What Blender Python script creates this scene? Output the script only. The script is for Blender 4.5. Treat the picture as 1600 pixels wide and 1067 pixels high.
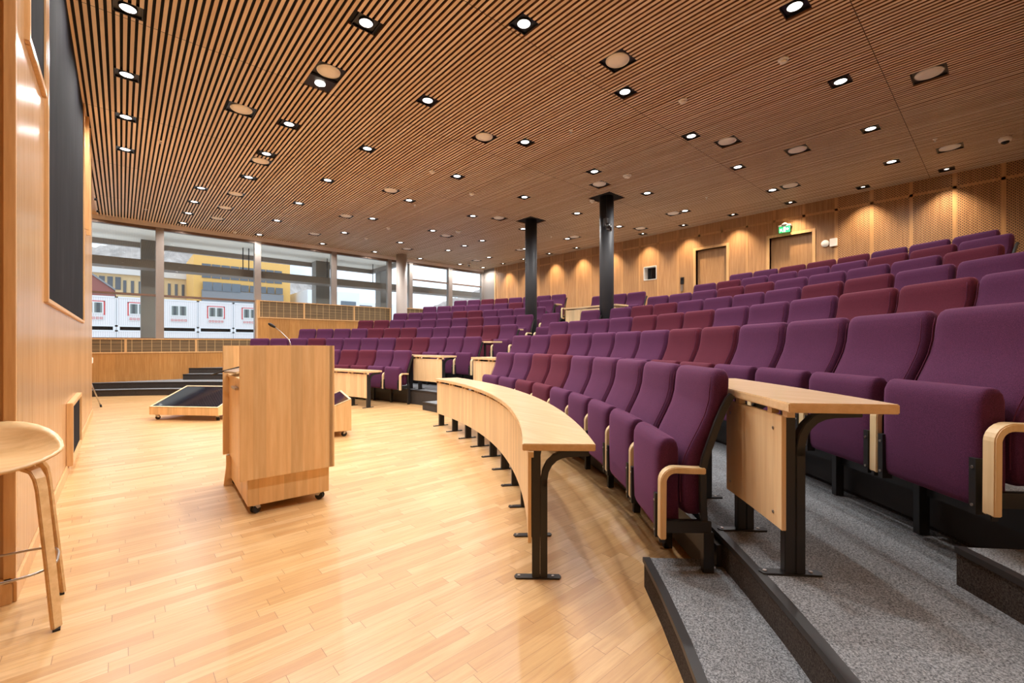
import bpy, bmesh, math, random
from mathutils import Matrix, Vector
random.seed(7)
R_=math.radians
sc=bpy.context.scene
for o in list(bpy.data.objects): bpy.data.objects.remove(o)
COL=sc.collection
CX,CY=-4.06,7.11          # centre of the seating arcs
H=4.62                    # underside of the slatted ceiling
XB=12.15                  # rear wall
YW=15.63                  # window wall
YB=15.42                  # low wall under the windows
YN=-0.62                  # wall behind the camera
XL=-0.40                  # lecturer wall

# ---------------------------------------------------------------- camera
cam=bpy.data.cameras.new('camera'); camo=bpy.data.objects.new('camera',cam); COL.objects.link(camo)
camo.location=(0,0,1.27); camo.rotation_euler=(R_(90),0,-R_(41.67))
cam.sensor_width=36; cam.lens=685.9/1600*36; cam.shift_y=0.0031; cam.clip_start=0.02; cam.clip_end=2000
sc.camera=camo
# ---------------------------------------------------------------- view
sc.view_settings.view_transform='Standard'; sc.view_settings.look='None'
sc.view_settings.exposure=0.45; sc.view_settings.gamma=1; sc.view_settings.use_curve_mapping=False
# ---------------------------------------------------------------- sky
SKY=4.2; P_DOWN=104; P_WASH=115
w=bpy.data.worlds.new('sky'); sc.world=w; w.use_nodes=True
nt=w.node_tree; nt.nodes.clear()
def wn(t,**k):
    n=nt.nodes.new(t)
    for a,b in k.items(): setattr(n,a,b)
    return n
tc=wn('ShaderNodeTexCoord'); mp=wn('ShaderNodeMapping'); mp.inputs['Scale'].default_value=(1,1,4)
nz=wn('ShaderNodeTexNoise'); nz.inputs['Scale'].default_value=3; nz.inputs['Detail'].default_value=6
cr=wn('ShaderNodeValToRGB'); cr.color_ramp.elements[0].position=.35; cr.color_ramp.elements[0].color=(.36,.45,.60,1)
cr.color_ramp.elements[1].position=.68; cr.color_ramp.elements[1].color=(.78,.80,.84,1)
bg=wn('ShaderNodeBackground'); bg.inputs[1].default_value=SKY*.5; ow=wn('ShaderNodeOutputWorld')
for a,b in ((tc.outputs['Generated'],mp.inputs[0]),(mp.outputs[0],nz.inputs['Vector']),(nz.outputs['Fac'],cr.inputs[0]),(cr.outputs[0],bg.inputs[0]),(bg.outputs[0],ow.inputs[0])): nt.links.new(a,b)

# ================================================================ materials
def srgb(r,g,b):
    f=lambda c:(c/255/12.92) if c/255<=.04045 else ((c/255+.055)/1.055)**2.4
    return (f(r),f(g),f(b),1)
class M:
    def __init__(s,name):
        s.m=bpy.data.materials.new(name); s.m.use_nodes=True; s.t=s.m.node_tree; s.t.nodes.clear()
        s.out=s.n('ShaderNodeOutputMaterial'); s.b=s.n('ShaderNodeBsdfPrincipled'); s.l(s.b.outputs[0],s.out.inputs[0])
    def n(s,t,**k):
        n=s.t.nodes.new(t)
        for a,b in k.items(): setattr(n,a,b)
        return n
    def l(s,a,b): s.t.links.new(a,b)
    def coord(s,scale=(1,1,1),rot=(0,0,0),kind='Object'):
        c=s.n('ShaderNodeTexCoord'); m=s.n('ShaderNodeMapping'); m.inputs['Scale'].default_value=scale; m.inputs['Rotation'].default_value=rot
        s.l(c.outputs[kind],m.inputs[0]); return m.outputs[0]
    def noise(s,v,scale,detail=4,rough=.55):
        n=s.n('ShaderNodeTexNoise'); n.inputs['Scale'].default_value=scale; n.inputs['Detail'].default_value=detail; n.inputs['Roughness'].default_value=rough
        s.l(v,n.inputs['Vector']); return n.outputs['Fac']
    def ramp(s,f,stops):
        r=s.n('ShaderNodeValToRGB'); e=r.color_ramp.elements
        while len(e)<len(stops): e.new(.5)
        for i,(p,c) in enumerate(stops): e[i].position=p; e[i].color=c if len(c)==4 else (*c,1)
        s.l(f,r.inputs[0]); return r.outputs[0]
    def mix(s,f,a,b,mode='MIX'):
        n=s.n('ShaderNodeMix',data_type='RGBA',blend_type=mode)
        for sock,v in ((n.inputs[0],f),(n.inputs[6],a),(n.inputs[7],b)):
            if hasattr(v,'is_linked'): s.l(v,sock)
            else: sock.default_value=v
        return n.outputs[2]
    def math(s,op,a,b=None,c=None):
        n=s.n('ShaderNodeMath',operation=op)
        for i,v in enumerate((a,b,c)):
            if v is None: continue
            if hasattr(v,'is_linked'): s.l(v,n.inputs[i])
            else: n.inputs[i].default_value=v
        return n.outputs[0]
    def bump(s,f,strength,dist=.01):
        n=s.n('ShaderNodeBump'); n.inputs['Strength'].default_value=strength; n.inputs['Distance'].default_value=dist
        s.l(f,n.inputs['Height']); s.l(n.outputs[0],s.b.inputs['Normal'])
    def set(s,**k):
        for a,v in k.items():
            i=s.b.inputs[a.replace('_',' ')]
            if hasattr(v,'is_linked'): s.l(v,i)
            else: i.default_value=v
        return s.m

def flat(name,c,rough=.5,metal=0,**k):
    x=M(name); v=x.coord(); f=x.noise(v,18,3)
    c2=tuple(q*.9 for q in c[:3])+(1,)
    x.set(Base_Color=x.mix(f,c,c2),Roughness=rough,Metallic=metal,**k); return x.m
def wood(name,c1,c2,c3,axis=2,rough=.42,plank=None,coat=0.,scale=1.):
    """long grain along `axis`; optional veneer boards of width `plank` across"""
    x=M(name); sc_=[14*scale]*3; sc_[axis]=.9*scale
    v=x.coord(tuple(sc_)); f=x.noise(v,2.2,6,.62)
    sc2=[60*scale]*3; sc2[axis]=2.2*scale
    f2=x.noise(x.coord(tuple(sc2)),2.0,3,.5)
    col=x.ramp(f,[(.3,c1),(.52,c2),(.72,c3)])
    col=x.mix(x.math('MULTIPLY',f2,.22),col,tuple(q*.75 for q in c1[:3])+(1,))
    if plank:
        c=x.n('ShaderNodeTexCoord'); sep=x.n('ShaderNodeSeparateXYZ'); x.l(c.outputs['Object'],sep.inputs[0])
        a=x.math('ADD',sep.outputs[0],sep.outputs[1]) if axis==2 else sep.outputs[1]
        q=x.math('FLOOR',x.math('DIVIDE',a,plank)); wn_=x.n('ShaderNodeTexWhiteNoise',noise_dimensions='1D'); x.l(q,wn_.inputs['W'])
        k=x.math('MULTIPLY_ADD',wn_.outputs[0],.20,.88)
        hs=x.n('ShaderNodeHueSaturation'); x.l(k,hs.inputs['Value']); x.l(col,hs.inputs['Color']); col=hs.outputs[0]
    x.set(Base_Color=col,Roughness=rough,Coat_Weight=coat,Coat_Roughness=.12); x.bump(f2,.05,.002); return x.m

m_desk=wood('desk_beech',srgb(214,182,138),srgb(224,194,150),srgb(232,206,164),rough=.36,plank=.09)
m_desktop=wood('desktop_beech',srgb(212,178,132),srgb(222,190,146),srgb(230,202,160),axis=1,rough=.26,coat=.25)
m_arm=wood('armrest_beech',srgb(206,178,134),srgb(220,194,150),srgb(230,206,166),rough=.4)
m_lect=wood('lectern_oak',srgb(218,178,124),srgb(230,192,138),srgb(238,206,156),rough=.38,plank=.085)
m_wallL=wood('stage_wall_oak',srgb(180,140,98),srgb(196,156,112),srgb(208,170,126),rough=.27,coat=.0,plank=.6)
m_frame=wood('frame_oak',srgb(200,154,100),srgb(214,170,116),srgb(226,184,130),rough=.35)
m_low=wood('low_wall_oak',srgb(168,114,54),srgb(184,130,68),srgb(198,146,84),rough=.45,plank=.3)
m_stool=wood('stool_oak',srgb(204,164,112),srgb(218,180,128),srgb(230,196,146),axis=0,rough=.35)
m_door=wood('door_oak',srgb(160,116,74),srgb(174,130,86),srgb(188,144,100),rough=.4)

def floor_mat():
    x=M('parquet'); c=x.n('ShaderNodeTexCoord'); sep=x.n('ShaderNodeSeparateXYZ'); x.l(c.outputs['Object'],sep.inputs[0])
    ry=x.math('DIVIDE',sep.outputs[1],.068); row=x.math('FLOOR',ry)
    w1=x.n('ShaderNodeTexWhiteNoise',noise_dimensions='1D'); x.l(row,w1.inputs['W'])
    ux=x.math('ADD',x.math('DIVIDE',sep.outputs[0],.52),x.math('MULTIPLY',w1.outputs[0],7.3)); pl=x.math('FLOOR',ux)
    cb=x.n('ShaderNodeCombineXYZ'); x.l(row,cb.inputs[0]); x.l(pl,cb.inputs[1])
    w2=x.n('ShaderNodeTexWhiteNoise',noise_dimensions='3D'); x.l(cb.outputs[0],w2.inputs['Vector'])
    gap=x.math('MAXIMUM',x.math('LESS_THAN',x.math('FRACT',ry),.018),x.math('LESS_THAN',x.math('FRACT',ux),.0045))
    col=x.ramp(w2.outputs[0],[(0,srgb(194,152,100)),(.35,srgb(206,166,112)),(.7,srgb(214,176,122)),(1,srgb(222,186,136))])
    vv=x.n('ShaderNodeVectorMath',operation='MULTIPLY_ADD'); x.l(cb.outputs[0],vv.inputs[0]); vv.inputs[1].default_value=(3.7,1.9,0); x.l(x.coord((1.6,26,1)),vv.inputs[2])
    f=x.noise(vv.outputs[0],2.0,6,.65)
    g=x.noise(x.coord((7,110,1)),1.5,3)
    col=x.mix(x.ramp(f,[(.38,(0,0,0)),(.72,(.6,.6,.6))]),col,srgb(176,130,84))
    col=x.mix(x.math('MULTIPLY',g,.2),col,srgb(160,112,70))
    col=x.mix(x.math('MULTIPLY',gap,.75),col,srgb(120,80,48))
    x.set(Base_Color=col,Roughness=x.math('MULTIPLY_ADD',f,.14,.25)); x.bump(gap,-.12,.001); return x.m
m_floor=floor_mat()

def carpet(name,lo,hi,ribs=False):
    x=M(name); v=x.coord()
    f=x.noise(v,150,3,.8); f2=x.noise(v,4,3)
    col=x.ramp(f,[(.34,lo),(.5,tuple((a+b)/2 for a,b in zip(lo,hi))),(.64,hi)])
    col=x.mix(x.math('MULTIPLY',f2,.25),col,lo)
    x.set(Base_Color=col,Roughness=.95,Specular_IOR_Level=.1); x.bump(f,.5,.004); return x.m
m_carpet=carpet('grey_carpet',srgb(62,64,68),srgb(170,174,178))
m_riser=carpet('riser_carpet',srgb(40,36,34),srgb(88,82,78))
m_grille_shade=flat('riser_vent_shade',srgb(46,40,36),.6)

def slat_mat():
    x=M('ceiling_slats'); c=x.n('ShaderNodeTexCoord'); sep=x.n('ShaderNodeSeparateXYZ'); x.l(c.outputs['Object'],sep.inputs[0])
    qx=x.math('FLOOR',x.math('DIVIDE',sep.outputs[0],.0605)); qy=x.math('FLOOR',x.math('DIVIDE',x.math('SUBTRACT',sep.outputs[1],1.0),2.5))
    cb=x.n('ShaderNodeCombineXYZ'); x.l(qx,cb.inputs[0]); x.l(qy,cb.inputs[1])
    wn_=x.n('ShaderNodeTexWhiteNoise',noise_dimensions='3D'); x.l(cb.outputs[0],wn_.inputs['Vector'])
    col=x.ramp(wn_.outputs[0],[(0,srgb(228,200,164)),(.5,srgb(240,214,180)),(1,srgb(250,228,198))])
    f=x.noise(x.coord((40,1.6,40)),2.2,5)
    col=x.mix(x.math('MULTIPLY',f,.35),col,srgb(204,168,132))
    # panel joints
    fr=x.math('FRACT',x.math('DIVIDE',x.math('SUBTRACT',sep.outputs[1],1.0),2.5)); j=x.math('LESS_THAN',fr,.003)
    col=x.mix(j,col,srgb(50,32,22))
    # slat edges coloured darker, standing in for the shade inside the gaps
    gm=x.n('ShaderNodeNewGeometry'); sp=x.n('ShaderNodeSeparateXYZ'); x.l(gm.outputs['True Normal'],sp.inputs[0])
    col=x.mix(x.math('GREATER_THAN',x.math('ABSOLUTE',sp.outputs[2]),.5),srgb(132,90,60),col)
    x.set(Base_Color=col,Roughness=.5); return x.m
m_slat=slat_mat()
m_black=flat('black_metal',srgb(34,33,34),.42)
m_dark=flat('dark_void',srgb(22,19,18),.9)
m_blackgloss=flat('black_paint',srgb(28,27,28),.3)
m_nosing=flat('nosing_rubber',srgb(44,42,42),.45)
m_column=flat('black_column_paint',srgb(34,34,38),.6)
m_steel=flat('brushed_steel',srgb(190,185,180),.3,1)
m_mull=flat('grey_aluminium',srgb(150,140,132),.4,.3)
m_white=flat('white_plaster',srgb(225,222,218),.6)
m_whiteplastic=flat('white_plastic',srgb(250,244,234),.4)
m_speaker=flat('speaker_grille',srgb(255,246,232),.7)
m_glassblack=flat('booth_glass',srgb(14,15,17),.08)
m_rubber=flat('rubber',srgb(35,32,30),.7)
m_paper=flat('paper',srgb(235,235,232),.6)
m_concrete=carpet('concrete',srgb(122,118,112),srgb(168,162,154))

def fabric(name,c,dark):
    x=M(name); v=x.coord((1,1,1)); f=x.noise(v,420,2,.7); f2=x.noise(v,9,3)
    wv=x.noise(x.coord((60,900,900)),1,2)
    col=x.mix(x.ramp(f,[(.35,(0,0,0)),(.7,(1,1,1))]),dark,c)
    col=x.mix(x.math('MULTIPLY',f2,.25),col,dark)
    x.set(Base_Color=col,Roughness=.9,Specular_IOR_Level=.2,Sheen_Weight=.3,Sheen_Roughness=.4,Sheen_Tint=(min(1,c[0]*4+.2),min(1,c[1]*4+.15),min(1,c[2]*4+.2),1)); x.bump(f,.15,.001); return x.m
m_purple=fabric('purple_wool',srgb(98,46,82),srgb(56,24,50))
m_maroon=fabric('maroon_wool',srgb(102,36,54),srgb(62,18,32))
m_piping=fabric('piping',srgb(92,34,62),srgb(60,20,42))

def chalk():
    x=M('chalkboard'); f=x.noise(x.coord((3,2,.7)),2,5); g=x.noise(x.coord((1,30,1)),2,2)
    col=x.ramp(f,[(.3,srgb(20,20,23)),(.6,srgb(30,29,33)),(.85,srgb(50,47,50))])
    x.set(Base_Color=col,Roughness=.9,Specular_IOR_Level=.08); x.bump(g,.1,.002); return x.m
m_chalk=chalk()
def backwall():
    x=M('rear_wall_veneer'); c=x.n('ShaderNodeTexCoord'); sep=x.n('ShaderNodeSeparateXYZ'); x.l(c.outputs['Object'],sep.inputs[0])
    y,z=sep.outputs[1],sep.outputs[2]
    f=x.noise(x.coord((14,14,.8)),2.2,6,.6)
    q=x.math('FLOOR',x.math('DIVIDE',y,.634)); wn_=x.n('ShaderNodeTexWhiteNoise',noise_dimensions='1D'); x.l(q,wn_.inputs['W'])
    col=x.ramp(f,[(.3,srgb(158,112,70)),(.52,srgb(176,130,84)),(.72,srgb(190,144,98))])
    hs=x.n('ShaderNodeHueSaturation'); x.l(x.math('MULTIPLY_ADD',wn_.outputs[0],.25,.86),hs.inputs['Value']); x.l(col,hs.inputs['Color'])
    p=.05
    a=x.math('SUBTRACT',x.math('FRACT',x.math('DIVIDE',x.math('ADD',y,z),p)),.5)
    b=x.math('SUBTRACT',x.math('FRACT',x.math('DIVIDE',x.math('SUBTRACT',y,z),p)),.5)
    d=x.math('SQRT',x.math('ADD',x.math('MULTIPLY',a,a),x.math('MULTIPLY',b,b)))
    hole=x.math('MULTIPLY',x.math('LESS_THAN',d,.28),x.math('MULTIPLY_ADD',x.math('LESS_THAN',y,2.555),.88,.12))
    x.set(Base_Color=x.mix(hole,hs.outputs[0],srgb(58,36,20)),Roughness=.5); return x.m
m_back=backwall()
m_backb=wood('rear_wall_battens',srgb(182,134,84),srgb(196,148,96),srgb(208,162,110),rough=.45)
def convector():
    x=M('woven_grille'); c=x.n('ShaderNodeTexCoord'); sep=x.n('ShaderNodeSeparateXYZ'); x.l(c.outputs['Object'],sep.inputs[0])
    z=sep.outputs[2]; xx=sep.outputs[0]
    n=x.noise(x.coord((.6,1,45)),1.6,4)
    col=x.ramp(n,[(.3,srgb(84,66,42)),(.55,srgb(110,88,58)),(.75,srgb(132,108,74))])
    l=x.math('LESS_THAN',x.math('FRACT',x.math('DIVIDE',xx,.205)),.05)
    l2=x.math('LESS_THAN',x.math('FRACT',x.math('DIVIDE',z,.095)),.07)
    col=x.mix(x.math('MAXIMUM',l,x.math('MULTIPLY',l2,.5)),col,srgb(196,164,112))
    x.set(Base_Color=col,Roughness=.6); x.bump(n,.3,.004); return x.m
m_conv=convector()
def emis(name,c,s):
    x=M(name); v=x.coord(); f=x.noise(v,2,1)
    x.set(Base_Color=(c if name.startswith('exit_g') else (.5,.5,.5,1)),Emission_Color=x.mix(f,c,tuple(q*.97 for q in c[:3])+(1,)),Emission_Strength=s); return x.m
m_lens=emis('lamp_lens',(1,.97,.93,1),4.5)
m_bulb=emis('spot_bulb',(1,.92,.8,1),14)
m_exit=emis('exit_green',(.02,.55,.16,1),.7)
m_exitw=emis('exit_white',(.9,1,.92,1),.8)
def glass():
    x=M('window_glass'); x.t.nodes.remove(x.b)
    t=x.n('ShaderNodeBsdfTransparent'); t.inputs[0].default_value=(.93,.96,.95,1); g=x.n('ShaderNodeBsdfGlossy'); g.inputs['Roughness'].default_value=.0
    fr=x.n('ShaderNodeFresnel'); fr.inputs[0].default_value=1.33; mx=x.n('ShaderNodeMixShader')
    x.l(fr.outputs[0],mx.inputs[0]); x.l(t.outputs[0],mx.inputs[1]); x.l(g.outputs[0],mx.inputs[2]); x.l(mx.outputs[0],x.out.inputs[0]); return x.m
m_glass=glass()
m_wallL.node_tree.nodes['Principled BSDF'].inputs['Specular IOR Level'].default_value=.3
def screen():
    x=M('dark_screen'); f=x.noise(x.coord(),1.2,2)
    x.set(Base_Color=x.mix(f,srgb(14,18,28),srgb(22,26,38)),Roughness=.06,Specular_IOR_Level=.6); return x.m
m_screen=screen()

# ================================================================ mesh helpers
def bm_new(): return bmesh.new()
def box(bm,x0,x1,y0,y1,z0,z1,mat=0,T=None):
    vs=[bm.verts.new(Vector(p) if T is None else T@Vector(p)) for p in ((x0,y0,z0),(x1,y0,z0),(x1,y1,z0),(x0,y1,z0),(x0,y0,z1),(x1,y0,z1),(x1,y1,z1),(x0,y1,z1))]
    for f in ((0,3,2,1),(4,5,6,7),(0,1,5,4),(1,2,6,5),(2,3,7,6),(3,0,4,7)):
        fc=bm.faces.new([vs[i] for i in f]); fc.material_index=mat
    return vs
def prism(bm,pts,ext,mat=0,T=None):
    """polygon pts (3D list) extruded by vector ext"""
    e=Vector(ext); a=[bm.verts.new((T@Vector(p)) if T else Vector(p)) for p in pts]
    b=[bm.verts.new((T@(Vector(p)+e)) if T else Vector(p)+e) for p in pts]
    n=len(pts); fs=[bm.faces.new(a[::-1]),bm.faces.new(b)]
    for i in range(n): fs.append(bm.faces.new((a[i],a[(i+1)%n],b[(i+1)%n],b[i])))
    for f in fs: f.material_index=mat
def loft(bm,rings,cap=True,mat=0):
    vs=[[bm.verts.new(p) for p in r] for r in rings]; n=len(rings[0])
    for i in range(len(vs)-1):
        for j in range(n):
            f=bm.faces.new((vs[i][j],vs[i][(j+1)%n],vs[i+1][(j+1)%n],vs[i+1][j])); f.material_index=mat; f.smooth=True
    if cap:
        f=bm.faces.new(vs[0][::-1]); f.material_index=mat; f=bm.faces.new(vs[-1]); f.material_index=mat
def tube(bm,path,r,n=10,mat=0,closed=False):
    P=[Vector(p) for p in path]; rings=[]; N=len(P)
    up=Vector((0,0,1))
    prev=None
    for i,p in enumerate(P):
        if closed: d=P[(i+1)%N]-P[i-1]
        else: d=(P[min(i+1,N-1)]-P[max(i-1,0)])
        d.normalize()
        if prev is None:
            a=d.cross(up if abs(d.z)<.95 else Vector((1,0,0))).normalized()
        else: a=(prev-d*prev.dot(d)).normalized()
        prev=a; b=d.cross(a); rr=r[i] if isinstance(r,(list,tuple)) else r
        rings.append([p+a*math.cos(2*math.pi*k/n)*rr+b*math.sin(2*math.pi*k/n)*rr for k in range(n)])
    if closed: rings.append(rings[0]); loft(bm,rings,False,mat); bmesh.ops.remove_doubles(bm,verts=bm.verts,dist=1e-6)
    else: loft(bm,rings,True,mat)
def strip(bm,path,wd,t,mat=0,T=None,axis=(0,1,0)):
    """flat bar of width wd (along axis) and thickness t bent along path lying in the plane normal to axis"""
    A=Vector(axis); P=[Vector(p) for p in path]; rings=[]
    for i,p in enumerate(P):
        d=(P[min(i+1,len(P)-1)]-P[max(i-1,0)]).normalized(); nrm=d.cross(A).normalized()
        k=1.0
        if 0<i<len(P)-1:
            d0=(P[i]-P[i-1]).normalized(); c=max(.5,d0.dot(d)); k=1/c
        q=[p+nrm*t/2*k+A*wd/2,p+nrm*t/2*k-A*wd/2,p-nrm*t/2*k-A*wd/2,p-nrm*t/2*k+A*wd/2]
        rings.append([T@v if T else v for v in q])
    vs=[[bm.verts.new(p) for p in r] for r in rings]
    for i in range(len(vs)-1):
        for j in range(4): bm.faces.new((vs[i][j],vs[i][(j+1)%4],vs[i+1][(j+1)%4],vs[i+1][j])).material_index=mat
    bm.faces.new(vs[0][::-1]).material_index=mat; bm.faces.new(vs[-1]).material_index=mat
def arc3(cx,cz,r,a0,a1,n=6,y=0):
    return [(cx+r*math.cos(R_(a0+(a1-a0)*i/n)),y,cz+r*math.sin(R_(a0+(a1-a0)*i/n))) for i in range(n+1)]
def cyl(bm,c,r,z0,z1,n=24,mat=0,r2=None,smooth=True):
    r2=r if r2 is None else r2
    rings=[[Vector((c[0]+rr*math.cos(2*math.pi*k/n),c[1]+rr*math.sin(2*math.pi*k/n),z)) for k in range(n)] for rr,z in ((r,z0),(r2,z1))]
    loft(bm,rings,True,mat)
def lathe(bm,c,prof,n=24,mat=0,cap=True):
    loft(bm,[[Vector((c[0]+max(r,1e-4)*math.cos(2*math.pi*k/n),c[1]+max(r,1e-4)*math.sin(2*math.pi*k/n),z)) for k in range(n)] for r,z in prof],cap,mat)
def pt(R,th,z=0): t=R_(th); return Vector((CX+R*math.cos(t),CY+R*math.sin(t),z))
def arcbox(bm,R0,R1,t0,t1,z0,z1,n=24,mat=0):
    rings=[]
    for i in range(n+1):
        t=t0+(t1-t0)*i/n
        rings.append([pt(R0,t,z0),pt(R1,t,z0),pt(R1,t,z1),pt(R0,t,z1)])
    vs=[[bm.verts.new(p) for p in r] for r in rings]
    for i in range(n):
        for j in range(4): bm.faces.new((vs[i][j],vs[i][(j+1)%4],vs[i+1][(j+1)%4],vs[i+1][j])).material_index=mat
    bm.faces.new(vs[0][::-1]).material_index=mat; bm.faces.new(vs[-1]).material_index=mat
def link(name,bm,mats,parent=None,bevel=0,seg=2,world=False,smooth=None,ang=35):
    bmesh.ops.recalc_face_normals(bm,faces=bm.faces)
    if bevel:
        ed=[e for e in bm.edges if len(e.link_faces)==2 and e.calc_face_angle(0)>R_(ang)]
        bmesh.ops.bevel(bm,geom=ed,offset=bevel,segments=seg,affect='EDGES',clamp_overlap=True)
    me=bpy.data.meshes.new(name); bm.to_mesh(me); bm.free()
    for m in (mats if isinstance(mats,(list,tuple)) else [mats]): me.materials.append(m)
    if smooth is True:
        for p in me.polygons: p.use_smooth=True
    o=bpy.data.objects.new(name,me); COL.objects.link(o)
    if parent is not None:
        o.parent=parent
        if world:
            me.transform(wmat(parent).inverted())
    return o
def wmat(o):
    m=Matrix.LocRotScale(o.location,o.rotation_euler,o.scale)
    return m if o.parent is None else wmat(o.parent)@m
def thing(name,label,cat,loc=(0,0,0),rz=0,group=None):
    o=bpy.data.objects.new(name,None); COL.objects.link(o); o.location=loc; o.rotation_euler=(0,0,rz); o.empty_display_size=.05
    o['label']=label; o['category']=cat
    if group: o['group']=group
    return o
def tag(o,label,cat,group=None):
    o['label']=label; o['category']=cat
    if group: o['group']=group
    return o
def struct(name,bm,m,parent=None,bevel=0,**k):
    o=link(name,bm,m,parent,bevel,**k)
    if parent is None: o['kind']='structure'
    return o
def copy_tree(src,loc,rz,label,group=None):
    r=src.copy(); COL.objects.link(r); r.location=loc; r.rotation_euler=(0,0,rz); r['label']=label
    if group: r['group']=group
    for ch in list(src.children):
        c=ch.copy(); COL.objects.link(c); c.parent=r
        for g in list(ch.children):
            d=g.copy(); COL.objects.link(d); d.parent=c
    return r
ORD=['first','second','third','fourth','fifth','sixth','seventh','eighth','ninth','tenth','eleventh','twelfth','thirteenth']

# ================================================================ room shell
bm=bm_new(); box(bm,-3.0,XB+.1,YN-.1,YW+.1,-.08,0); struct('floor',bm,m_floor)
# ceiling fixtures (positions on the real grid of the ceiling)
G=[.05,1.28,1.91,3.15,5.0,6.86,8.71,10.57]
LAMPS=[(.05,5.832),(.05,7.277),(.05,8.633),(.05,10.065),
 (1.28,11.472),(1.28,12.678),(1.28,13.88),(1.28,15.1),
 (1.91,4.44),(1.91,7.255),(1.91,8.647),(1.91,10.096)]
LAMPS+=[(3.15,y) for y in (1.39,3.352,5.285,7.268,9.205,11.158,13.106,15.15)]
LAMPS+=[(5.0,y) for y in (1.391,3.361,5.294,7.267,9.221,11.211,13.183,15.1)]
LAMPS+=[(6.86,y) for y in (1.398,3.363,5.301,7.278,9.243,11.22,13.227,15.172)]
LAMPS+=[(8.71,y) for y in (1.393,3.362,5.277,7.28,9.305,11.228,12.217,13.203,15.176)]
LAMPS+=[(10.57,y) for y in (1.389,3.364,5.345,7.298,9.232,11.22,13.212,15.138)]
LAMPS+=[(11.8,15.15),(-.53,13.94),(-.53,15.15)]
WASH=[(11.8,y) for y in (.746,2.013,3.371,4.675,6.01,7.297,8.646,9.888,11.19,12.583,13.826)]
SPK=[(1.28,7.25),(1.905,13.932),(1.905,12.719),(1.905,5.532),(1.905,11.396),(1.905,9.057),
 (4.385,8.9),(4.385,3.049),(4.385,11.443),(4.385,13.935),(4.385,5.603),
 (7.48,13.941),(7.48,8.932),(7.48,11.453),(7.48,3.053),(7.48,.627),(7.48,5.65),(8.71,2.383),
 (10.555,3.02),(10.555,11.409),(10.555,8.929),(10.555,.629),(10.555,5.65),(10.6,14.031),(11.2,7.0)]
COLS=[(8.29,8.54),(8.29,6.06)]
PIT=.0605
NEARL=[(.05,2.96),(1.91,2.96),(1.91,1.5)]  # unseen downlights continuing the ceiling lines, added to brighten the near floor and stool
cuts=[(x,y,.125,.115) for x,y in LAMPS+WASH+NEARL]+[(x,y,.175,.165) for x,y in SPK]+[(x,y,.30,.30) for x,y in COLS]+[(1.91,5.70,.175,.30)]
bm=bm_new()
XC0,XC1=-.47,XB
n=int((XC1-XC0)/PIT)
for i in range(n+1):
    x=XC0+i*PIT+.017
    if x+.017>XB: break
    dz=random.choice((0,0,0,.002,-.002)) if (i//10)%3 else 0
    segs=[(YN,YW-.07)]
    for cx_,cy_,hx,hy in cuts:
        if abs(x-cx_)<hx:
            new=[]
            for a,b in segs:
                if cy_+hy<=a or cy_-hy>=b: new.append((a,b)); continue
                if cy_-hy>a: new.append((a,cy_-hy))
                if cy_+hy<b: new.append((cy_+hy,b))
            segs=new
    for a,b in segs: box(bm,x-.0168,x+.0168,a,b,H+dz,H+.024)
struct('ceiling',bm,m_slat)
bm=bm_new(); box(bm,-3.0,XB+.1,YN-.1,YW+.1,H+.027,H+.10); struct('ceiling_backing',bm,m_dark)
bm=bm_new(); box(bm,-3.0,XC0,YN,YW,H,H+.027); struct('ceiling_margin',bm,m_frame)
# wall behind the camera
bm=bm_new(); box(bm,-3.0,XB+.1,YN-.1,YN,0,H+.1); struct('wall_near',bm,m_frame)
# stage wall (left)
bm=bm_new(); box(bm,XL-.25,XL,3.25,11.1,0,H+.02); struct('wall_left',bm,m_wallL)
bm=bm_new(); box(bm,-1.6,XL-.25,3.25,3.45,0,H); box(bm,-1.7,-1.6,YN,3.45,0,H); struct('wall_left_recess',bm,m_frame)
bm=bm_new(); box(bm,-3.1,-3.0,11.1,YW,0,H); box(bm,-3.0,XL-.25,10.95,11.1,0,H); struct('wall_left_far',bm,m_frame)
bm=bm_new(); box(bm,-1.6,XL-.0,3.235,3.25,.0,.13); box(bm,XL,XL+.014,3.25,6.03,0,.1); box(bm,XL,XL+.014,7.35,11.1,0,.1); box(bm,XL,XL+.014,6.03,7.35,0,.07); struct('baseboard_left',bm,m_frame,bevel=.003)
bm=bm_new(); box(bm,XL-.03,XL+.012,3.235,3.275,0.1,H); struct('trim_1',bm,m_frame,bevel=.003)
# rear wall with battens, doors and booth window
ZR=1.5
D1=(4.98,5.82); D2=(3.02,3.93); DT=3.93
bm=bm_new()
def wallpiece(y0,y1,z0,z1): box(bm,XB,XB+.15,y0,y1,z0,z1)
BW=(7.04,7.48,3.26,3.68)
ys=[YN,D2[0],D2[1],D1[0],D1[1],BW[0],BW[1],14.72]
wallpiece(YN,D2[0],0,H+.05); wallpiece(D2[0],D2[1],DT,H+.05); wallpiece(D2[1],D1[0],0,H+.05); wallpiece(D1[0],D1[1],DT,H+.05)
wallpiece(D1[1],BW[0],0,H+.05); wallpiece(BW[0],BW[1],0,BW[2]); wallpiece(BW[0],BW[1],BW[3],H+.05); wallpiece(BW[1],14.72,0,H+.05)
struct('wall_back',bm,m_back)
bm=bm_new()
k=-1
while True:
    y=.021+.634*k; k+=1
    if y>14.75: break
    if y<YN: continue
    segs=[(ZR,H)]
    if D1[0]-.08<y<D1[1]+.08 or D2[0]-.08<y<D2[1]+.08: segs=[(DT+.09,H)]
    if BW[0]<y<BW[1]: segs=[(ZR,BW[2]-.03),(BW[3]+.03,H)]
    for a,b in segs: box(bm,XB-.004,XB+.002,y-.03,y+.03,a,b)
box(bm,XB-.004,XB+.002,YN,14.72,4.31,4.365)
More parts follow.
